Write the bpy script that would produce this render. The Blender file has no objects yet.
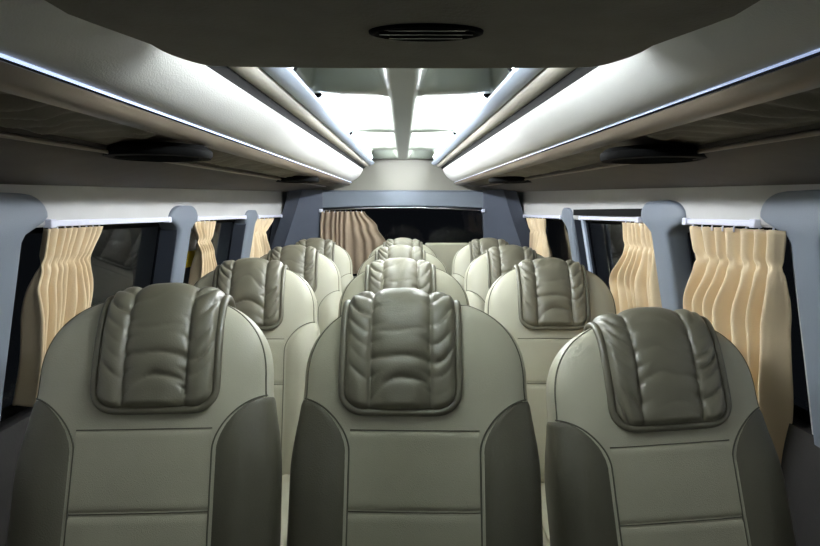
import bpy, bmesh, math, random
from mathutils import Vector, noise
R = math.radians
PI = math.pi
scene = bpy.context.scene
COL = scene.collection
ZC = 1.20            # eye height above the cabin floor

# ------------------------------------------------------------------ helpers
def link(o, parent=None):
    COL.objects.link(o)
    if parent: o.parent = parent
    return o

def mesh(name, verts, faces, mat=None, parent=None, smooth=True, zoff=0.0):
    me = bpy.data.meshes.new(name)
    me.from_pydata([(v[0], v[1], v[2] + zoff) for v in verts], [], faces)
    bm = bmesh.new(); bm.from_mesh(me)
    bmesh.ops.remove_doubles(bm, verts=bm.verts, dist=1e-6)
    bmesh.ops.recalc_face_normals(bm, faces=bm.faces)
    bm.to_mesh(me); bm.free()
    if mat: me.materials.append(mat)
    if smooth:
        for p in me.polygons: p.use_smooth = True
    o = bpy.data.objects.new(name, me)
    return link(o, parent)

def sharp(o, angle=40):
    """smooth shading with creases kept where faces meet at a steep angle"""
    bm = bmesh.new(); bm.from_mesh(o.data)
    for e in bm.edges:
        if len(e.link_faces) == 2 and e.calc_face_angle(0) > R(angle): e.smooth = False
    bm.to_mesh(o.data); bm.free()
    return o

class MB:
    """collects shapes that make up ONE mesh object"""
    def __init__(s): s.v = []; s.f = []
    def add(s, v, f):
        k = len(s.v); s.v += list(v); s.f += [tuple(i + k for i in q) for q in f]; return s
    def box(s, x0, x1, y0, y1, z0, z1):
        v = [(x, y, z) for z in (z0, z1) for y in (y0, y1) for x in (x0, x1)]
        return s.add(v, [(0,2,3,1),(4,5,7,6),(0,1,5,4),(2,6,7,3),(0,4,6,2),(1,3,7,5)])
    def loft(s, loops, closed=True, cap=True):
        n = len(loops[0]); v = [p for l in loops for p in l]; f = []
        m = n if closed else n - 1
        for i in range(len(loops) - 1):
            for j in range(m):
                a = i*n + j; b = i*n + (j+1) % n
                f.append((a, b, b+n, a+n))
        if cap and closed:
            f.append(tuple(range(n))[::-1]); f.append(tuple(range((len(loops)-1)*n, len(loops)*n)))
        return s.add(v, f)
    def grid(s, rows): return s.loft(rows, closed=False, cap=False)
    def tube(s, pts, r, n=10, closed=False):
        pts = [Vector(p) for p in pts]; L = len(pts); loops = []
        prev = None
        for i, p in enumerate(pts):
            a = pts[(i-1) % L] if (closed or i > 0) else p
            b = pts[(i+1) % L] if (closed or i < L-1) else p
            t = (b - a).normalized()
            if prev is None:
                u = t.orthogonal().normalized()
            else:
                u = (prev - t*prev.dot(t))
                u = u.normalized() if u.length > 1e-6 else t.orthogonal().normalized()
            prev = u; w = t.cross(u)
            rr = r(i/(L-1)) if callable(r) else r
            loops.append([tuple(p + u*math.cos(2*PI*k/n)*rr + w*math.sin(2*PI*k/n)*rr) for k in range(n)])
        if closed: loops.append(loops[0])
        return s.loft(loops, True, not closed)
    def lathe(s, prof, c, n=48):
        loops = [[(c[0]+r*math.cos(2*PI*k/n), c[1]+r*math.sin(2*PI*k/n), c[2]+z) for k in range(n)] for r, z in prof]
        return s.loft(loops, True, True)
    def build(s, name, mat, parent=None, smooth=True, zoff=0.0, crease=None):
        o = mesh(name, s.v, s.f, mat, parent, smooth, zoff)
        if crease: sharp(o, crease)
        return o

def bevel(o, w, seg=2):
    m = o.modifiers.new('Bevel', 'BEVEL'); m.width = w; m.segments = seg; m.limit_method = 'ANGLE'; m.angle_limit = R(35)
    return o
def solid(o, t):
    m = o.modifiers.new('Solidify', 'SOLIDIFY'); m.thickness = t; m.offset = 0
    return o
def empty(name, loc, rz=0.0):
    o = bpy.data.objects.new(name, None); o.location = loc; o.rotation_euler = (0, 0, rz)
    o.empty_display_size = .1
    return link(o)
def tag(o, label, cat, group=None, kind=None):
    o['label'] = label; o['category'] = cat
    if group: o['group'] = group
    if kind: o['kind'] = kind
    return o
def structure(o):
    o['kind'] = 'structure'; return o
def lerp(a, b, t): return a + (b - a)*t
def sstep(a, b, x):
    t = min(1, max(0, (x-a)/(b-a))); return t*t*(3-2*t)

# ------------------------------------------------------------------ materials (all procedural)
def srgb(r, g, b):
    f = lambda c: c/12.92 if c <= .04045 else ((c+.055)/1.055)**2.4
    return (f(r/255), f(g/255), f(b/255), 1)
def mat(name, col, rough=.5, metal=0.0, bump=0.0, bscale=300, var=0.0, vscale=8, spec=.5, voronoi=False, sheen=0, coat=0):
    m = bpy.data.materials.new(name); m.use_nodes = True
    nt = m.node_tree; N = nt.nodes; b = N['Principled BSDF']
    b.inputs['Base Color'].default_value = col
    b.inputs['Roughness'].default_value = rough
    b.inputs['Metallic'].default_value = metal
    b.inputs['Specular IOR Level'].default_value = spec
    if sheen: b.inputs['Sheen Weight'].default_value = sheen
    if coat: b.inputs['Coat Weight'].default_value = coat
    tc = N.new('ShaderNodeTexCoord')
    if var:
        nz = N.new('ShaderNodeTexNoise'); nz.inputs['Scale'].default_value = vscale; nz.inputs['Detail'].default_value = 5
        nt.links.new(tc.outputs['Object'], nz.inputs['Vector'])
        rp = N.new('ShaderNodeMapRange'); rp.inputs['From Min'].default_value = .3; rp.inputs['From Max'].default_value = .7
        rp.inputs['To Min'].default_value = 1-var; rp.inputs['To Max'].default_value = 1+var
        nt.links.new(nz.outputs['Fac'], rp.inputs['Value'])
        mx = N.new('ShaderNodeMix'); mx.data_type = 'RGBA'; mx.blend_type = 'MULTIPLY'; mx.inputs['Factor'].default_value = 1
        mx.inputs[6].default_value = col
        nt.links.new(rp.outputs['Result'], mx.inputs[7]); nt.links.new(mx.outputs[2], b.inputs['Base Color'])
    if bump:
        if voronoi:
            t = N.new('ShaderNodeTexVoronoi'); t.inputs['Scale'].default_value = bscale; out = t.outputs['Distance']
        else:
            t = N.new('ShaderNodeTexNoise'); t.inputs['Scale'].default_value = bscale; t.inputs['Detail'].default_value = 4; out = t.outputs['Fac']
        nt.links.new(tc.outputs['Object'], t.inputs['Vector'])
        bp = N.new('ShaderNodeBump'); bp.inputs['Strength'].default_value = bump; bp.inputs['Distance'].default_value = .002
        nt.links.new(out, bp.inputs['Height']); nt.links.new(bp.outputs['Normal'], b.inputs['Normal'])
    return m
def emis(name, col, strength):
    m = bpy.data.materials.new(name); m.use_nodes = True
    b = m.node_tree.nodes['Principled BSDF']
    b.inputs['Base Color'].default_value = (.8,.8,.8,1)
    b.inputs['Emission Color'].default_value = col
    b.inputs['Emission Strength'].default_value = strength
    return m
def glass(name, col, rough=.02):
    m = bpy.data.materials.new(name); m.use_nodes = True
    b = m.node_tree.nodes['Principled BSDF']
    b.inputs['Base Color'].default_value = col
    b.inputs['Roughness'].default_value = rough
    b.inputs['Transmission Weight'].default_value = 1
    b.inputs['IOR'].default_value = 1.24
    return m

M = dict(
    leather = mat('pale_leather', srgb(186,183,163), .42, bump=.12, bscale=420, var=.05, vscale=6, voronoi=True),
    panel   = mat('perforated_leather', srgb(180,177,156), .5, bump=.2, bscale=700, var=.05, vscale=9, voronoi=True),
    dark    = mat('taupe_leather', srgb(98,95,81), .42, bump=.15, bscale=420, var=.06, vscale=6, voronoi=True),
    pad     = mat('pad_leather', srgb(118,114,98), .38, spec=.7, bump=.07, bscale=380, var=.06, vscale=7, voronoi=True),
    pipe    = mat('dark_piping', srgb(108,104,88), .4, spec=.8),
    seam    = mat('seam_thread', srgb(98,96,82), .6),
    black   = mat('black_plastic', srgb(6,6,6), .75, bump=.1, bscale=200, spec=.1),
    steel   = mat('black_steel', srgb(30,30,32), .35, .6),
    cream   = mat('cream_vinyl', srgb(230,229,225), .42, bump=.15, bscale=420, var=.02, voronoi=True),
    wall    = mat('beige_wall_vinyl', srgb(188,187,185), .5, bump=.15, bscale=260, var=.03),
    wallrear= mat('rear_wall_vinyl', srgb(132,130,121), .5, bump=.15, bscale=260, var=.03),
    walldk  = mat('grey_lower_wall', srgb(46,44,44), .7, bump=.2, bscale=200, var=.05),
    grey    = mat('bluegrey_moulding', srgb(114,122,134), .5, bump=.25, bscale=420, var=.03),
    greydk  = mat('slate_moulding', srgb(74,80,93), .5, bump=.25, bscale=420, var=.03),
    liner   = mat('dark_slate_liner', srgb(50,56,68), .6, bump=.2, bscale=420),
    rail    = mat('bluegrey_gloss', srgb(176,188,206), .35),
    strip   = mat('pale_strip', srgb(176,170,158), .4),
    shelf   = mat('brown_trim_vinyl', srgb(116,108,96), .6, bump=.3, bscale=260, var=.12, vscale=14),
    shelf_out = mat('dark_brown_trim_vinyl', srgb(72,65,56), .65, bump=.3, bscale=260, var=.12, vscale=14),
    lip     = mat('bronze_lip', srgb(128,114,100), .38, bump=.1, bscale=200, var=.05),
    header  = mat('charcoal_headliner', srgb(138,132,120), .8, bump=.4, bscale=260, var=.08, vscale=20),
    roof    = mat('pressed_roof_paint', srgb(138,144,134), .3, var=.04, vscale=5),
    chrome  = mat('chrome', (.85,.88,.95,1), .16, 1.0),
    white   = mat('white_plastic', srgb(226,228,244), .35),
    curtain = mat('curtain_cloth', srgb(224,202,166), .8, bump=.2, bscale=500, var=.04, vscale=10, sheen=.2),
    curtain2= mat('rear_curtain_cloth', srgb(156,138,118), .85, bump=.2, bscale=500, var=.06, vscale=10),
    floor   = mat('floor_vinyl', srgb(70,66,60), .6, bump=.3, bscale=90, var=.1, vscale=20),
    rubber  = mat('black_rubber', srgb(7,7,8), .8, spec=.15),
    glass   = glass('tinted_glass', (.30,.32,.36,1)),
    lamp    = emis('lamp_glow', (.92,.96,1.0,1), 130.0),
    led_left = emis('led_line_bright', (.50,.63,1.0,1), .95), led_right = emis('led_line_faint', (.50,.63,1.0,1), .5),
    lamp_near = emis('lamp_glow_near', (.90,.96,1.0,1), 92.0),
    yellow  = mat('yellow_print', srgb(236,206,30), .5),
    paper   = mat('white_print', srgb(232,232,232), .5),
)

# ------------------------------------------------------------------ camera
F = 640.0
cam = bpy.data.cameras.new('camera'); cam.sensor_width = 36; cam.lens = F/820*36; cam.clip_start = .02
co = bpy.data.objects.new('camera', cam); COL.objects.link(co)
co.location = (0, 0, ZC); co.rotation_euler = (R(90-5.44), 0, R(-.63))
scene.camera = co

# ------------------------------------------------------------------ cabin sections (z measured from the eye)
D0, D1 = .25, 4.16
def zs(d): return .27 - .026*(4.1-d)          # slit
def zt(d): return .19 - .017*(4.1-d)          # bead
def zw(d): return .129 - .027*(4.1-d)          # top of wall
def zr(d): return .31 - .026*(4.1-d)          # rail
def zc(d): return .345 - .026*(4.1-d)         # roof panel
def wx(z):                                    # half width of cabin
    if z > -.03: return .75 + .005*min(1, max(0, (.1-z)/.13))
    if z > -.45: return .755 + (-.03-z)/.42*.075
    return .83
NS = 24
ds = [lerp(D0, D1, i/NS) for i in range(NS+1)]
trim_no = [0]
def trim(mb, m, crease=50):
    trim_no[0] += 1
    return structure(mb.build('trim_%d' % trim_no[0], m, None, True, ZC, crease))

for sx in (-1, 1):
    # big cream cove roll
    loops = []
    dl = ds[:-1] + [4.05, 4.10, 4.125, 4.13]
    for d in dl:
        k = 1 if d <= 4.05 else {4.10: .9, 4.125: .6, 4.13: .2}[d]
        S = Vector((.25, zs(d))); T = Vector((.33, zt(d)))
        prof = []
        pn = Vector((-.7, -.7))
        for i in range(15):
            t = i/14
            p = S.lerp(T, t) + pn*(.013*(1-abs(2*t-1)**2.2))
            prof.append(p)
        prof += [T + Vector((.02, .03)), S + Vector((.03, .03))]
        c = sum(prof, Vector((0, 0)))/len(prof)
        loops.append([(sx*(c+(p-c)*k).x, d, (c+(p-c)*k).y) for p in prof])
    trim(MB().loft(loops), M['cream'])
    # bright bead under the roll
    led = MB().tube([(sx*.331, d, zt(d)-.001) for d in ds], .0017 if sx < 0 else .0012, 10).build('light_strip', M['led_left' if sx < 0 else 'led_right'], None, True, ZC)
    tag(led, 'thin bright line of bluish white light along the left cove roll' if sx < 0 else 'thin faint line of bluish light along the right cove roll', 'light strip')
    # bronze lip
    rows = []
    for d in ds:
        a = zt(d)-.006
        rows.append([(sx*x, d, z) for x, z in ((.331, a), (.337, a-.008), (.350, a-.013), (.366, a-.015), (.376, a-.012), (.38, a), (.34, a+.004))])
    trim(MB().loft(rows), M['lip'])
    # overhead shelf underside: grooved inner part, smooth outer part
    mb = MB(); rows = []
    for d in [lerp(D0, D1, i/420) for i in range(421)]:
        za, zb = zt(d)-.012, zw(d); row = []
        for i in range(61):
            x = lerp(.376, .50, i/60); t = (x-.376)/(.76-.376)
            z = lerp(za, zb, t) + .010
            g = .5+.5*math.cos((x+.75*d)/.052*2*PI + 2.2*noise.noise((x*9, d*3.0, sx)))
            z -= .014*g**.7*(.3+.7*sstep(-.2, .3, noise.noise((x*12, d*5, sx+4))))*sstep(.376, .388, x)*(1-sstep(.462, .490, x))*sstep(.10, .14, min(math.hypot(x-.44, d-1.17), math.hypot(x-.44, d-2.70)))
            z += .003*noise.noise((x*30, d*4, 3))
            row.append((sx*x, d, z))
        rows.append(row)
    mb.grid(rows)
    trim(mb, M['shelf'], 80)
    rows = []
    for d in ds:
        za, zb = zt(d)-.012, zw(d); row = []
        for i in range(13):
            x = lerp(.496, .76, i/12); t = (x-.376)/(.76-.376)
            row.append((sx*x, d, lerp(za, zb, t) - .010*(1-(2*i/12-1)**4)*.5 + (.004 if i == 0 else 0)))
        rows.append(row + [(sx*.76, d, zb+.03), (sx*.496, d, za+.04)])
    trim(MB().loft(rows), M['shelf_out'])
    trim(MB().tube([(sx*.497, d, lerp(zt(d)-.012, zw(d), .315)-.001) for d in ds], .0035, 8), M['lip'])
    # dark gap, pale strip, blue-grey rail
    rows = [[(sx*x, d, zs(d)+z) for x, z in ((.250, .0), (.2485, .010), (.242, .016), (.26, .03), (.28, .02))] for d in ds]
    trim(MB().loft(rows), M['rubber'])
    rows = []
    for d in ds:
        a, b = Vector((.243, zs(d)+.014)), Vector((.217, zr(d)-.012)); r = []
        for i in range(9):
            t = i/8; p = a.lerp(b, t) + Vector((-.6, -.7))*(.006*math.sin(PI*t)); r.append((sx*p.x, d, p.y))
        rows.append(r + [(sx*.225, d, zr(d)+.02), (sx*.26, d, zr(d)+.0)])
    trim(MB().loft(rows), M['strip'])
    rows = []
    for d in ds:
        c = Vector((.2005, zr(d)-.002)); r = []
        for i in range(20):
            a = 2*PI*i/20; r.append((sx*(c.x+.0175*math.cos(a)), d, c.y+.010*math.sin(a) - .004*math.cos(a)*1.2))
        rows.append(r)
    trim(MB().loft(rows), M['rail'])

# pressed metal roof: centre spine, cross ribs, raised bays
ribs = [.60, 1.48, 2.36, 3.25, 4.12]
rows = []
for i in range(181):
    d = lerp(D0, D1, i/180); row = []
    for j in range(81):
        x = lerp(-.215, .215, j/80)
        k = min(ribs, key=lambda r: abs(r-d))
        flare = .022*sstep(.02, .20, abs(x)) * 0 + .035*(1-sstep(.0, .08, abs(abs(x)-.0)))
        rib = 1 - sstep(.035+flare, .085+flare, abs(d-k))
        wob = .02*math.cos((d-k)*7)
        spine = 1 - sstep(.027, .066, abs(x))
        edge = sstep(.185, .205, abs(x))
        low = max(rib*.95, spine, edge)
        row.append((x, d, zc(d) - .010*low + .042*(1-low) + .006*math.sin(x*16)**2*(1-low)))
    rows.append(row)
o = MB().grid(rows).build('ceiling', M['roof'], None, True, ZC); structure(o); solid(o, .004)

# floor, walls
structure(MB().box(-.9, .9, -.1, 4.35, -.04, 0).build('floor', M['floor'], None, False))
WIN = {-1: [(1.27, 2.17), (2.27, 3.11), (3.26, 4.03)], 1: [(1.27, 1.83), (1.92, 2.82), (2.92, 4.03)]}
for sx, side in ((-1, 'left'), (1, 'right')):
    mb = MB(); rows = []
    for d in [lerp(.2, 4.2, i/16) for i in range(17)]:
        rows.append([(sx*.75, d, zw(d)+.012), (sx*.755, d, -.026), (sx*.76, d, -.032), (sx*.84, d, -.032), (sx*.84, d, zw(d)+.012)])
    mb.loft(rows)
    edges = [.2] + [e for w in WIN[sx] for e in w] + [4.2]
    for a, b in zip(edges[0::2], edges[1::2]):
        mb.loft([[(sx*(wx(z)+.012), a, z), (sx*(wx(z)+.012), b, z), (sx*.92, b, z), (sx*.92, a, z)] for z in (-.46, -.3, -.15, -.031)])
    structure(mb.build('wall_%s' % side, M['wall'], None, True, ZC, 30))
    lo = MB().loft([[(sx*.835, .2, z), (sx*.835, 4.2, z), (sx*.93, 4.2, z), (sx*.93, .2, z)] for z in (-1.2, -.455)])
    structure(lo.build('trim_%d' % (20 + (sx > 0)), M['walldk'], None, False, ZC))

wn = 0
for sx in (-1, 1):
    for a, b in WIN[sx]:
        wn += 1
        fr = MB()
        for (p, q) in (((a, -.035), (b, -.035)), ((b, -.035), (b, -.445)), ((b, -.445), (a, -.445)), ((a, -.445), (a, -.035))):
            pts = [(sx*(wx(lerp(p[1], q[1], t/8))+.055), lerp(p[0], q[0], t/8), lerp(p[1], q[1], t/8)) for t in range(9)]
            fr.tube(pts, .013, 8)
        f = structure(fr.build('window_%d' % wn, M['rubber'], None, True, ZC))
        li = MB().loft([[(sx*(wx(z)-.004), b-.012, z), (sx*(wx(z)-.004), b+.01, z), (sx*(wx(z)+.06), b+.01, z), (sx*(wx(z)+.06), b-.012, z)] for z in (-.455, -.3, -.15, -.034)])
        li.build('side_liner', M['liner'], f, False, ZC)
        pane = MB().loft([[(sx*(wx(z)+.055), a, z), (sx*(wx(z)+.055), b, z), (sx*(wx(z)+.060), b, z), (sx*(wx(z)+.060), a, z)] for z in (-.445, -.3, -.15, -.035)])
        pane.build('pane', M['glass'], f, False, ZC)

# moulded pillar covers
def pillar(sx, n0, n1, h0, h1, top, hb, m, zbot=-.46, th=.07, front=.014):
    loops = []
    zz = [zbot, -.36, -.27, -.2, -.15, -.11, -.08, -.06, -.045, -.03, -.02, -.01, 0]
    zz = [z for z in zz if z < hb+.03]
    r = (h1-h0)*.30
    zz += [lerp(max(zz[-1], hb+.03), top-r*.0, i/14) for i in range(1, 15)]
    rr = min(.045, (h1-h0)*.2)
    for z in zz:
        k = sstep(hb-.035, hb+.012, z)
        a, b = lerp(n0, h0, k), lerp(n1, h1, k)
        dz = z-(top-rr)
        if dz > 0:
            s = rr - math.sqrt(max(0, rr*rr - dz*dz)); a += s*2.2; b -= s*2.2
        xo = wx(z)-front; c, hw = (a+b)/2, (b-a)/2
        bl = .3 if dz <= 0 else lerp(.3, .65, dz/rr)
        lp = []
        for i in range(28):
            t = 2*PI*i/28; cc, ss = math.cos(t), math.sin(t)
            u = math.copysign(abs(cc)**.35, cc)*hw; w = math.copysign(abs(ss)**.35, ss)
            lp.append((sx*(xo + th/2 + w*th/2), c+u, z))
        loops.append(lp)
    trim(MB().loft(loops), m, 60)
pillar(-1, 1.14, 1.275, 1.04, 1.37, .036, -.020, M['grey'])
pillar( 1, 1.14, 1.235, 1.04, 1.345, .040, -.020, M['grey'])
pillar(-1, 2.165, 2.285, 2.07, 2.36, .022, -.030, M['grey'])
pillar(-1, 3.10, 3.27, 3.06, 3.33, .010, -.030, M['grey'])
pillar( 1, 1.815, 1.935, 1.70, 2.02, .033, -.030, M['grey'])
pillar( 1, 2.84, 2.93, 2.84, 3.02, .020, -.040, M['grey'])

# sliding door surround at the middle right window: dark seal over the rail, pale inner strip
trim(MB().loft([[(.744, d, -.014), (.744, d, .011), (.76, d, .011), (.76, d, -.014)] for d in [lerp(2.0, 2.80, i/6) for i in range(7)]]), M['rubber'])
trim(MB().loft([[(wx(z)+.004, a, z), (wx(z)+.004, a+.035, z), (wx(z)+.013, a+.035, z), (wx(z)+.013, a, z)] for z, a in ((-.46, 2.70), (-.3, 2.70), (-.15, 2.70), (-.05, 2.70), (-.012, 2.71))]), M['rail'])

# ------------------------------------------------------------------ rear end
rw = MB()
rw.box(-.9, .9, 4.20, 4.26, .135, .42)
rw.box(-.9, .9, 4.20, 4.26, -1.2, -.42)
structure(rw.build('wall_rear', M['wallrear'], None, False, ZC))
hd = MB()   # blue-grey header above the rear window, slightly arched underside
rows = []
for i in range(25):
    x = lerp(-.62, .60, i/24); zb = .036 - .016*(abs(x)/.55)**2
    rows.append([(x, 4.185, .140), (x, 4.17, .130), (x, 4.172, zb+.006), (x, 4.185, zb), (x, 4.25, zb), (x, 4.25, .140)])
trim(hd.loft(rows), M['grey'])
for sx in (-1, 1):   # slanting corner covers
    loops = []
    for z, a, b in ((-.46, .80, .535), (-.33, .775, .535), (-.2, .755, .53), (-.1, .72, .525), (0, .685, .52), (.08, .66, .52), (.14, .64, .52)):
        loops.append([(sx*a, 3.99, z), (sx*(a-.02), 3.985, z), (sx*(b+.03), 4.145, z), (sx*b, 4.17, z), (sx*b, 4.22, z), (sx*(a+.06), 4.22, z), (sx*(a+.06), 3.99, z)])
    trim(MB().loft(loops), M['greydk'])
wn += 1
fr = MB()
for p, q in (((-.54, .03), (.54, .03)), ((.54, .03), (.54, -.42)), ((.54, -.42), (-.54, -.42)), ((-.54, -.42), (-.54, .03))):
    fr.tube([(p[0], 4.215, p[1]), (q[0], 4.215, q[1])], .014, 8)
f = structure(fr.build('window_%d' % wn, M['rubber'], None, True, ZC))
MB().box(-.54, .54, 4.215, 4.22, -.42, .03).build('pane', M['glass'], f, False, ZC)

# ------------------------------------------------------------------ overhead console nearest the camera, with its round vent
con = empty('overhead_console', (0, .66, ZC+.156))
tag(con, 'dark charcoal overhead console across the front of the roof, nearest above', 'console')
loops = []
def con_half(d):
    return lerp(.335, .244, max(0, min(1, (d-.40)/.23))**.8) if d < .63 else .244
ys = [.22, .3, .38, .46, .54, .60, .63, .655, .675, .69, .70, .707]
for d in ys:
    w = con_half(d)
    if d > .63: w -= .030*(1-math.sqrt(max(0, 1-((d-.63)/.078)**2)))
    zb = 0.0; lp = []
    e = .010
    top = .036
    lp = [(-w, d, top), (-w, d, e), (-w+.004, d, .003), (-w+.014, d, 0)]
    for i in range(1, 12):
        x = lerp(-w+.014, w-.014, i/12)
        lp.append((x, d, -.002*math.cos(x/w*1.4)))
    lp += [(w-.014, d, 0), (w-.004, d, .003), (w, d, e), (w, d, top)]
    loops.append([(p[0], p[1]-.66, p[2]) for p in lp])
MB().loft(loops).build('housing', M['header'], con, True, 0, 40)
cv = (.020, -.095, -.001)
mb = MB().lathe([(.0, .004), (.030, .004), (.052, -.001), (.060, -.004), (.066, -.003), (.068, .003)], cv)
mb.v = [(cv[0]+(a-cv[0])*.74, cv[1]+(b-cv[1])*.36, c) for a, b, c in mb.v]
v = mb.build('vent', M['black'], con, True)
for k in range(3):
    y = lerp(-.012, .012, k/2); w = .040*math.sqrt(1-(y/.020)**2)
    MB().box(cv[0]-w, cv[0]+w, cv[1]+y-.0015, cv[1]+y+.0015, -.005, -.001).build('louvre', M['steel'], v, False)

# ------------------------------------------------------------------ round black air vents under the shelves
def air_vent(x, d, r, label):
    t = (abs(x)-.376)/(.76-.376); z = lerp(zt(d)-.012, zw(d), t) - .010
    o = empty('air_vent', (x, d, ZC+z)); tag(o, label, 'vent', 'round air vents under the overhead shelves')
    prof = [(r*.55, .012), (r*.9, .012), (r*1.0, .004), (r*1.0, -.005), (r*.97, -.009), (r*.80, -.010), (r*.76, -.006), (.0001, -.005)]
    MB().lathe(prof, (0, 0, 0)).build('vent_ring', M['black'], o, True, 0, 40)
    for k in range(5):
        y = lerp(-r*.55, r*.55, k/4); w = math.sqrt((r*.74)**2-y*y)
        MB().box(-w, w, y-.003, y+.003, -.009, -.005).build('louvre', M['black'], o, False)
    return o
air_vent(-.44, 1.17, .094, 'round black air vent overhead at left, nearest the camera')
air_vent( .455, 1.17, .094, 'round black air vent overhead at right, nearest the camera')
air_vent(-.44, 2.70, .090, 'small far round black air vent above the left rear seats')
air_vent( .45, 2.70, .090, 'small far round black air vent above the right rear seats')

# ------------------------------------------------------------------ fluorescent lamps on the roof
def lamp(sx, a, b, label):
    lx, z = (.196, zr((a+b)/2) + .029) if a > 1.2 else (.200, zr((a+b)/2) + .026)
    near = a < 1.2
    o = empty('fluorescent_lamp', (sx*lx, (a+b)/2, ZC+z)); L = (b-a)/2; s = .026
    tag(o, label, 'lamp', 'tube lamps beside the roof rails')
    MB().tube([(0, lerp(-L, L, t/10), s*lerp(-L, L, t/10)) for t in range(11)], .010, 14).build('tube', M['lamp_near' if near else 'lamp'], o)
    for e in (-1, 1):
        MB().tube([(0, e*(L-.004), s*e*L), (0, e*(L+.016), s*e*L)], .0125, 14).build('end_cap', M['black'], o)
        MB().box(-.006, .006, e*(L+.006)-.006, e*(L+.006)+.006, s*e*L, .028+s*e*L).build('bracket', M['steel'], o, False)
for sx, nm in ((-1, 'left'), (1, 'right')):
    lamp(sx, .60, 1.16, 'short tube lamp beside the %s roof rail, tucked above the front console' % nm)
    lamp(sx, 1.50, 2.33, 'bright white tube lamp beside the %s roof rail, nearest bay' % nm)
    lamp(sx, 2.42, 3.22, 'bright white tube lamp beside the %s roof rail, middle bay' % nm)
    lamp(sx, 3.30, 3.95, 'bright white tube lamp beside the %s roof rail, farthest bay' % nm)

# ------------------------------------------------------------------ curtain rails and curtains
def side_rail(sx, a, b, label):
    o = empty('curtain_rail', (sx*.752, (a+b)/2, ZC-.024)); L = (b-a)/2
    tag(o, label, 'rail', 'white curtain rails along the side windows')
    bevel(MB().box(-.006, .008, -L, L, -.007, .007).build('track', M['white'], o, False), .002)
    for e in (-1, 1):
        bevel(MB().box(-.010, .010, e*L-.012, e*L+.012, -.010, .009).build('end_stop', M['white'], o, False), .003)
side_rail(-1, 1.375, 2.06, 'white curtain rail over the nearest left window')
side_rail(-1, 2.345, 3.05, 'white curtain rail over the second left window')
side_rail(-1, 3.34, 3.96, 'white curtain rail over the farthest left window')
side_rail( 1, 1.36, 1.69, 'white curtain rail over the nearest right window')
side_rail( 1, 2.03, 2.70, 'white curtain rail over the middle right window')
side_rail( 1, 3.04, 3.96, 'white curtain rail over the farthest right window')

rr = empty('curtain_rail', (0, 4.150, ZC+.028)); tag(rr, 'long thin arched metal curtain rail across the rear window', 'rail')
MB().tube([(lerp(-.53, .52, t/20), 0, -.018*(abs(lerp(-.53, .52, t/20))/.53)**2) for t in range(21)], .0055, 10).build('track', M['chrome'], rr)
for x in (-.53, .52): bevel(MB().box(x-.010, x+.010, -.008, .022, -.030, -.008).build('end_stop', M['white'], rr, False), .003)

def curtain(name, frame, top, bot, pinch, width, n, amp, m, label, group, seed, hooks=6, nu=150, nv=60, skew=False):
    """frame(a, out, z): plan position -> point;  width(z): (a0, a1)"""
    rows = []
    rnd = random.Random(seed)
    ph = [rnd.uniform(-.5, .5) for _ in range(n+3)]
    for j in range(nv+1):
        z = lerp(top, bot, j/nv); a0, a1 = width(z); row = []
        pin = math.exp(-((z-pinch)/.010)**2)
        below = sstep(pinch, pinch-.12, z)
        A = amp*lerp(.55, 1.35, below)*(1-.65*pin)
        for i in range(nu+1):
            s = i/nu
            q = s + .018*math.sin(2*PI*2.3*s+seed) + below*.016*noise.noise((s*5, z*3, seed))
            w = math.sin(2*PI*n*q)
            w = math.copysign(abs(w)**.75, w)
            w += .35*noise.noise((s*n*1.2, z*5, seed*3.1)) + below*.6*noise.noise((s*n*.5, z*2, seed*1.7))
            fine = .15*math.sin(2*PI*n*3.1*q)*pin*2
            row.append(frame(lerp(a0, a1, s) if not skew else lerp(a0, width(top)[1], s) + (a1-width(top)[1])*max(0, (s-.62)/.38), A*(w+fine), z + .0012*math.sin(2*PI*n*2*q)))
        rows.append(row)
    o = MB().grid(rows).build(name, m, None, True, ZC)
    solid(o, .0016)
    tag(o, label, 'curtain', group)
    for k in range(hooks):
        s = (k+.5)/hooks; a0, a1 = width(top)
        p = frame(lerp(a0, a1, s), 0, top+.004)
        MB().tube([(p[0], p[1], p[2]-.012), (p[0], p[1]+.002, p[2]-.005), (p[0], p[1], p[2]+.0005)], .002, 6).build('hook', M['white'], o, True, ZC)
    return o
def sframe(sx, off=.0):
    return lambda a, out, z: (sx*(wx(z)+off-out), a, z)
def wtab(tab):
    tab = sorted(tab)
    def f(z):
        if z <= tab[0][0]: return tab[0][1:]
        for p, q in zip(tab, tab[1:]):
            if z <= q[0]:
                t = sstep(0, 1, (z-p[0])/(q[0]-p[0])); return lerp(p[1], q[1], t), lerp(p[2], q[2], t)
        return tab[-1][1:]
    return f
G = 'cream side window curtains'
curtain('window_curtain', sframe(-1), -.036, -.42, -.112, wtab([(-.036, 1.36, 1.62), (-.112, 1.36, 1.58), (-.17, 1.335, 1.60), (-.42, 1.36, 1.56)]), 9, .020, M['curtain'],
        'cream pleated curtain gathered at the nearest left window, beside the front-row seat', G, 1, 8)
curtain('window_curtain', sframe(-1), -.036, -.50, -.112, wtab([(-.036, 2.31, 2.60), (-.112, 2.39, 2.58), (-.16, 2.43, 2.62), (-.25, 2.44, 2.68), (-.5, 2.42, 2.70)]), 6, .022, M['curtain'],
        'narrow cream curtain at the second left window with a yellow patch beside it', G, 2, 5)
curtain('window_curtain', sframe(-1), -.036, -.50, -.112, wtab([(-.036, 3.24, 3.78), (-.112, 3.26, 3.62), (-.25, 3.24, 3.72), (-.5, 3.22, 3.80)]), 6, .024, M['curtain'],
        'small far cream curtain at the rearmost left window', G, 3, 5)
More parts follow.
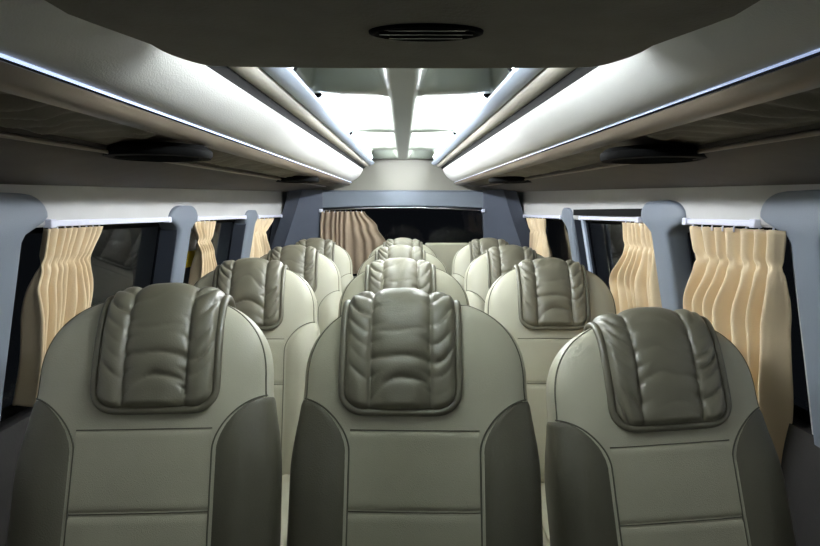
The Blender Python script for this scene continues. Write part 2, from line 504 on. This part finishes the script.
curtain('window_curtain', sframe(1, -.022), -.036, -.58, -.112, wtab([(-.036, 1.235, 1.64), (-.112, 1.26, 1.63), (-.26, 1.29, 1.70), (-.58, 1.36, 1.68)]), 7, .027, M['curtain'],
        'wide cream pleated curtain hanging at the nearest right window', G, 4, 8)
curtain('window_curtain', sframe(1), -.036, -.50, -.112, wtab([(-.036, 1.93, 2.19), (-.112, 1.93, 2.21), (-.27, 1.93, 2.38), (-.5, 1.93, 2.44)]), 7, .020, M['curtain'],
        'cream curtain at the middle right window with a puckered gather line', G, 5, 6)
curtain('window_curtain', sframe(1), -.036, -.50, -.112, wtab([(-.036, 3.42, 3.90), (-.112, 3.46, 3.86), (-.25, 3.44, 3.96), (-.5, 3.40, 3.98)]), 5, .024, M['curtain'],
        'small far cream curtain at the rearmost right window', G, 6, 5)
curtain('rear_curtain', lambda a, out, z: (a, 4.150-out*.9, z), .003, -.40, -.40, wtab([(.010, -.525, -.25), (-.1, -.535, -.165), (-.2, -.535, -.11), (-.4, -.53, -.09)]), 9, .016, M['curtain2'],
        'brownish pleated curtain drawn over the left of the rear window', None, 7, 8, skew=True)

# ------------------------------------------------------------------ sticker on the second left window
st = empty('window_sticker', (-(wx(-.14)+.050), 2.52, ZC-.14)); tag(st, 'small white and yellow sticker on the left window glass behind a cream curtain', 'sticker')
st.rotation_euler = (0, R(10.2), 0)
MB().box(-.001, .001, -.05, .05, -.01, .065).build('white_panel', M['paper'], st, False)
MB().box(-.001, .002, -.05, .05, -.075, -.01).build('yellow_panel', M['yellow'], st, False)

# ------------------------------------------------------------------ seats
H = .66; HS = .50; RN = 2.6
def W(z):
    if z > HS: return .207*max(0, 1-((z-HS)/(H-HS))**2.4)**(1/2.4)
    if z > .34: return lerp(.224, .207, sstep(.34, HS, z))
    return lerp(.200, .224, sstep(-.05, .22, z))
def TH(z):
    if z > .46: return .062*max(0, 1-((z-.46)/(H-.46))**2.6)**(1/2.6)
    return lerp(.074, .062, sstep(0, .46, z))
def bol(x, z):        # side bolsters stand forward
    return .016*sstep(.105, .175, abs(x))*(1-sstep(.33, .50, z))
def ring(z, phi, o=0.0):
    """point of the backrest surface: phi -90 = middle of the front, 0 = right side, 180 = left side"""
    c, s = math.cos(phi), math.sin(phi)
    x = (W(z)+o)*math.copysign(abs(c)**(2/RN), c); y = (TH(z)+o)*math.copysign(abs(s)**(2/RN), s)
    if y < 0: y -= bol(x, z)*min(1, -y/.03)
    return (x, y, z)
def front_y(x, z, o=0.0):
    w = W(z)
    if abs(x) >= w: return 0.0
    y = -TH(z)*(1-(abs(x)/w)**RN)**(1/RN)
    return y - bol(x, z)*min(1, -y/.03) - o

def backrest_mb():
    loops = []; n = 80
    zz = [0, .02] + [lerp(.05, HS, i/22) for i in range(23)] + [HS+(H-HS)*math.sin(PI/2*i/26) for i in range(1, 26)] + [H-.00005]
    for z in zz:
        lp = []
        k = 1 if z > .03 else (.93 if z == 0 else .99)
        for i in range(n):
            a = 2*PI*i/n; a = a - .12*math.sin(4*a)*0
            p = ring(z, a); lp.append((p[0]*k, p[1]*k, p[2]))
        loops.append(lp)
    return MB().loft(loops)

def zr_in(z):
    w = W(z)
    if z <= .382: return .115
    t = min(1, (z-.382)/.091)
    return w - (w-.115)*max(0, 1-t**1.75)**(1/1.75)
def bolster_mb(sx):
    rows = []; nz = 46; nc = 30
    zz = [lerp(.012, .37, i/24) for i in range(25)] + [.382+.0909*math.sin(PI/2*i/22) for i in range(0, 23)]
    zz = sorted(zz)
    for z in zz:
        w = W(z); xi = min(zr_in(z), w*.99999)
        c = (xi/w)**(RN/2); ph0 = -math.acos(c); ph1 = R(62)
        row = []
        for j in range(nc+1):
            t = j/nc; ph = lerp(ph0, ph1, t)
            e = min(1, t*(abs(ph0)+1.08)*.226/.016, (1-t)*6, (.473-z)/.012)
            o = -.0030 + .0055*math.sqrt(max(0, e))
            p = ring(z, ph, o); row.append((sx*p[0], p[1], p[2]))
        rows.append(row)
    return MB().grid(rows)
def panel_mb(z0, z1):
    rows = []
    for i in range(31):
        z = lerp(z0, z1, i/30); row = []
        for j in range(33):
            x = lerp(-.1135, .1135, j/32)
            e = min(1, (z-z0)/.010, (z1-z)/.010)
            o = -.0025 + .0055*math.sqrt(max(0, e))
            row.append((x, front_y(x, z, o), z))
        rows.append(row)
    return MB().grid(rows)
def outline_mb():
    pts = []
    zz = [.47, .48, .49, .50] + [HS+(H-.014-HS)*math.sin(PI/2*i/30) for i in range(1, 31)]
    for z in zz:
        w = W(z)*.955; pts.append((w, front_y(w, z, -.001), z))
    z = zz[-1]; w = pts[-1][0]
    top = [(lerp(w, -w, i/12), front_y(lerp(w, -w, i/12), z, -.001), z) for i in range(1, 12)]
    pts = pts + top + [(-p[0], p[1], p[2]) for p in pts[::-1]]
    mb = MB().tube(pts, .0019, 7)
    for z in (.418, .282):                      # sewn lines across the middle
        mb.tube([(lerp(-.114, .114, i/16), front_y(lerp(-.114, .114, i/16), z, .0005), z) for i in range(17)], .0011, 6)
    for sx in (-1, 1):                          # sewn line along the bolster edge
        pt = []
        for z in [lerp(.02, .382, i/20) for i in range(21)] + [.382+.0905*math.sin(PI/2*i/20) for i in range(1, 21)]:
            x = min(zr_in(z), W(z)*.998); pt.append((sx*x, front_y(x, z, .001), z))
        mb.tube(pt, .0015, 6)
    return mb

HP = .101
def pad_path(x, n=96, grow=0.0):
    """arc over the top of the backrest at this x, back hem -> front hem"""
    ax = abs(x)
    lo, hi = HS, H
    for _ in range(40):
        m = (lo+hi)/2
        if W(m) > ax: lo = m
        else: hi = m
    ztop = lo-1e-5
    rc = .038; xo = HP-rc
    zb = .452 + (rc - math.sqrt(max(0, rc*rc-max(0, ax-xo)**2)) if ax > xo else 0)
    pts = []
    for i in range(41):
        z = lerp(.53, ztop, math.sin(PI/2*i/40)); w = W(z)
        pts.append((TH(z)*max(0, 1-(min(ax, w)/w)**RN)**(1/RN), z))
    fr = []
    for i in range(61):
        z = lerp(zb, ztop, math.sin(PI/2*i/60)); fr.append((front_y(min(ax, W(z)*.99999), z), z))
    pts += fr[::-1]
    L = [0]
    for a, b in zip(pts, pts[1:]): L.append(L[-1]+math.hypot(b[0]-a[0], b[1]-a[1]))
    out = []; k = 0
    for i in range(n+1):
        s = L[-1]*i/n
        while k < len(L)-2 and L[k+1] < s: k += 1
        t = (s-L[k])/max(1e-9, L[k+1]-L[k]); out.append((lerp(pts[k][0], pts[k+1][0], t), lerp(pts[k][1], pts[k+1][1], t), L[-1]-s))
    # smooth so the cloth bridges the sharp crown
    for _ in range(6):
        out = [out[0]] + [((out[i-1][0]+2*out[i][0]+out[i+1][0])/4, (out[i-1][1]+2*out[i][1]+out[i+1][1])/4, out[i][2]) for i in range(1, n)] + [out[-1]]
    nr = []
    for i in range(n+1):
        a, b = out[max(0, i-1)], out[min(n, i+1)]
        ty, tz = b[0]-a[0], b[1]-a[1]; l = math.hypot(ty, tz) or 1
        nr.append((tz/l, -ty/l))           # outward
    return out, nr
def crease(t, sharpness=.45): return 1-abs(math.sin(t))**sharpness
def pad_mb(seed):
    nx, n = 84, 120; cols = []
    for j in range(nx+1):
        u = lerp(-1, 1, j/nx); x = u*HP
        out, nr = pad_path(x, n); col = []
        for i, ((y, z, s), (ny, nz)) in enumerate(zip(out, nr)):
            e = max(0, min(1, (1-abs(u))/.10, s/.012, i/6))
            au = abs(u)
            if au < .53:
                c = 1-(au/.53)**2; puff = .014*c**.42
            else:
                c = 1-((au-.765)/.235)**2; puff = .012*max(0, c)**.42
            ds_ = abs(au-.53)
            near = math.exp(-ds_/.10)
            front = sstep(.26, .17, s)       # folds gather on the hanging front
            wz = seed*7.3
            nn = noise.noise((x*14, s*9, wz)); n2 = noise.noise((x*30, s*22, wz+5))
            h = 0
            if au > .53:
                sg = 1 if u > 0 else -1
                t = PI*(s - sg*x*(.45+.5*noise.noise((sg*2, s*7, wz+4))) + .026*nn + .006*n2 + wz*.003)/.034
                msk = .15+.85*sstep(-.25, .25, noise.noise((sg*3, s*16, wz+9)))
                h -= .0135*crease(t, .42)*max(0, c)**.35*msk*(.35+.65*front)
            else:
                t = PI*(s + .022*nn + .25*x*x/.05 + wz*.002)/.033
                h -= .0085*crease(t, .45)*near*(.35+.65*front)
                # broad soft folds sagging across the middle
                t2 = PI*(s + .030*nn + .004*n2 + .35*x*noise.noise((s*6, wz, 1.3)) + .4*x*x/.1 + wz*.001)/.056
                msk = sstep(-.15, .35, noise.noise((x*4, s*8, wz+2)))
                h -= .0105*crease(t2, .55)*(.25+.75*msk)*front*sstep(.02, .06, s)*c**.3
            h += .0012*n2
            t = .0035 + (.006+puff)*math.sqrt(e) + h*e
            col.append((x*1.0, y+ny*t, z+nz*t))
        cols.append(col)
    return MB().grid(cols)
def pad_piping_mb():
    n = 120; edge = []
    us = [1.0]
    out, nr = pad_path(HP*.999, n)
    side = [(HP+.003, y+ny*.0065, z+nz*.0065) for (y, z, s), (ny, nz) in zip(out, nr)]
    side = side[:-1]
    bot = []
    m = 40
    for i in range(m+1):
        a = PI/2*i/m*1.0
        x = HP*.999*math.sin(PI/2*(1-i/m)) if False else lerp(HP*.999, 0, (i/m)**.5 if False else 1-math.cos(PI/2*i/m))
        out, nr = pad_path(x, n); (y, z, s), (ny, nz) = out[-1], nr[-1]
        bot.append((x*1.03, y+ny*.0065, z-.003))
    half = side + bot
    pts = half + [(-p[0], p[1], p[2]) for p in half[::-1][1:]]
    # even out spacing
    P = [Vector(p) for p in pts]; Q = [P[0]]
    for p in P[1:]:
        if (p-Q[-1]).length > .0035: Q.append(p)
    for _ in range(3):
        Q = [Q[0]] + [(Q[i-1]+2*Q[i]+Q[i+1])/4 for i in range(1, len(Q)-1)] + [Q[-1]]
    return MB().tube(Q, .0068, 10)

def rounded_slab(x0, x1, y0, y1, z0, z1, r, crown=.0, n=40):
    loops = []; k = 24
    cx, hx = (x0+x1)/2, (x1-x0)/2; cz, hz = (z0+z1)/2, (z1-z0)/2
    for i in range(k+1):
        t = -1+2*i/k; y = lerp(y0, y1, .5+.5*math.sin(t*PI/2))
        e = max(0, 1-abs(math.sin(t*PI/2))**6)**(1/4) if abs(t) < 1 else 0
        s = lerp(.55, 1, e)
        lp = []
        for j in range(n):
            a = 2*PI*j/n; c, q = math.cos(a), math.sin(a)
            lp.append((cx+(hx-(1-s)*r)*math.copysign(abs(c)**.4, c), y, cz+(hz-(1-s)*r)*math.copysign(abs(q)**.4, q)))
        loops.append(lp)
    return MB().loft(loops)

PIV = .40
def make_seat():
    root = empty('van_seat', (0, 0, 0))
    def bk(o):
        o.location = (0, 0, PIV); o.rotation_euler = (R(-RECL), 0, 0); return o
    bk(backrest_mb().build('backrest', M['leather'], root))
    for sx in (-1, 1): bk(bolster_mb(sx).build('side_bolster', M['dark'], root))
    bk(panel_mb(.282, .418).build('centre_panel', M['panel'], root)); bk(panel_mb(.015, .282).build('centre_panel', M['panel'], root))
    bk(outline_mb().build('seam_piping', M['seam'], root))
    p = bk(pad_mb(1).build('headrest_pad', M['pad'], root))
    pad_piping_mb().build('piping', M['pipe'], p)
    rounded_slab(-.182, .182, -.50, .03, .25, .415, .06).build('cushion', M['panel'], root)
    for sx in (-1, 1): rounded_slab(sx*.150-.042, sx*.150+.042, -.47, .0, .27, .445, .04).build('cushion_bolster', M['leather'], root)
    b = MB().box(-.19, .19, -.40, -.02, .20, .25)
    bevel(b.build('base', M['steel'], root, False), .008)
    for sx in (-1, 1):
        g = MB().box(sx*.15-.02, sx*.15+.02, -.36, -.32, 0, .2).box(sx*.15-.02, sx*.15+.02, -.10, -.06, 0, .2).box(sx*.15-.022, sx*.15+.022, -.40, -.02, 0, .02)
        bevel(g.build('leg', M['steel'], root, False), .004)
    return root
RECL = 17
proto = make_seat()
pads = {1: None}
for s in (2, 3, 4):
    tmp = pad_mb(s).build('pad_variant', M['pad']); pads[s] = tmp.data; bpy.data.objects.remove(tmp)

def copy_tree(o, parent=None):
    c = o.copy(); COL.objects.link(c)
    if parent: c.parent = parent
    for ch in list(o.children): copy_tree(ch, c)
    return c
PIVD = 1.05
P_ = .80
seats = [
 # x, d, rz, recline delta, pad seed, pad shift, dz, label
 (-.440, PIVD-.045, R(2.5), 0, 2, .016, .013, 'beige leather seat with dark puckered head pad, front row beside the left curtains'),
 ( .018, PIVD-.02, R(-2), 0, 1, -.026, .0, 'beige leather seat with dark puckered head pad, middle of the front row'),
 ( .518, PIVD+.035, R(3), 0, 3, .008, -.046, 'lower leaning beige leather seat with dark head pad, front row beside the right curtains'),
 (-.472, PIVD+P_, R(2), 0, 4, 0, 0, 'pale leather seat in second row on the left, behind the front left seat'),
 ( .004, PIVD+P_, 0, 0, 2, -.012, 0, 'pale leather seat in second row, behind the middle front seat'),
 ( .462, PIVD+P_, R(-1), 0, 1, .0, 0, 'pale leather seat with grey-brown head pad in second row on the right'),
 (-.476, PIVD+2*P_, R(1), 0, 3, 0, 0, 'pale leather seat in third row on the left'),
 ( .000, PIVD+2*P_, 0, 0, 4, -.012, 0, 'pale leather seat in third row in the middle'),
 ( .476, PIVD+2*P_, 0, 0, 2, 0, 0, 'pale leather seat in third row on the right, mostly hidden'),
 (-.490, PIVD+3*P_-.02, 0, 0, 1, 0, 0, 'pale leather seat in rearmost row on the left, before the rear curtain'),
 ( .000, PIVD+3*P_-.02, 0, 0, 3, 0, 0, 'pale leather seat in rearmost row in the middle, below the rear window'),
 ( .482, PIVD+3*P_-.02, 0, 0, 4, 0, 0, 'pale leather seat in rearmost row on the right'),
]
pale = {}
for i, (x, d, rz, dr, sd, ps, dz, label) in enumerate(seats):
    o = proto if i == 0 else copy_tree(proto)
    o.location = (x, d, 0); o.rotation_euler = (0, 0, rz)
    tag(o, label, 'seat', 'van seats in rows of three')
    for ch in o.children:
        if abs(ch.rotation_euler.x) > .01: ch.rotation_euler, ch.location.z = (R(-(RECL+dr)), R(-2.5) if i == 2 else 0, 0), PIV+dz
        if i > 2 and ch.name.startswith('side_bolster'):
            k = ch.data.name
            if k not in pale: pale[k] = ch.data.copy(); pale[k].materials[0] = M['leather']
            ch.data = pale[k]
        if ch.name.startswith('headrest_pad'):
            ch.location.x = ps
            if i == 2: ch.scale.x = 1.07
            if sd != 1: ch.data = pads[sd]

# plain upright pad on two supports at the far end
rp = empty('upright_pad', (.28, 4.06, 0)); tag(rp, 'plain flat grey-beige upright pad under the rear window, right of the middle seats', 'seat')
bevel(MB().box(-.14, .14, -.02, .03, .45, 1.005).build('padding', M['panel'], rp, False), .012, 3)
MB().box(-.10, -.06, -.01, .02, 0, .45).box(.06, .10, -.01, .02, 0, .45).build('support', M['steel'], rp, False)

# ------------------------------------------------------------------ light
def area(name, loc, rot, sx, sy, power, col):
    l = bpy.data.lights.new(name, 'AREA'); l.shape = 'RECTANGLE'; l.size = sx; l.size_y = sy; l.energy = power; l.color = col
    o = bpy.data.objects.new(name, l); o.location = loc; o.rotation_euler = rot; COL.objects.link(o); return o
area('cab_fill_light', (0, -.55, ZC+.35), (R(62), 0, 0), .5, .3, .95, (.95, 1.0, .93))  # added soft fill behind the camera to brighten the front row, no actual fitting
w = bpy.data.worlds.new('World'); scene.world = w; w.use_nodes = True
w.node_tree.nodes['Background'].inputs['Color'].default_value = (.55, .62, .72, 1)
w.node_tree.nodes['Background'].inputs['Strength'].default_value = .012

# ------------------------------------------------------------------ view
vs = scene.view_settings
scene.display_settings.display_device = 'sRGB'
vs.view_transform = 'Standard'; vs.look = 'None'; vs.exposure = 0.47; vs.gamma = 1.0; vs.use_curve_mapping = False
scene.cycles.use_denoising = True
scene.cycles.max_bounces = 10; scene.cycles.diffuse_bounces = 6
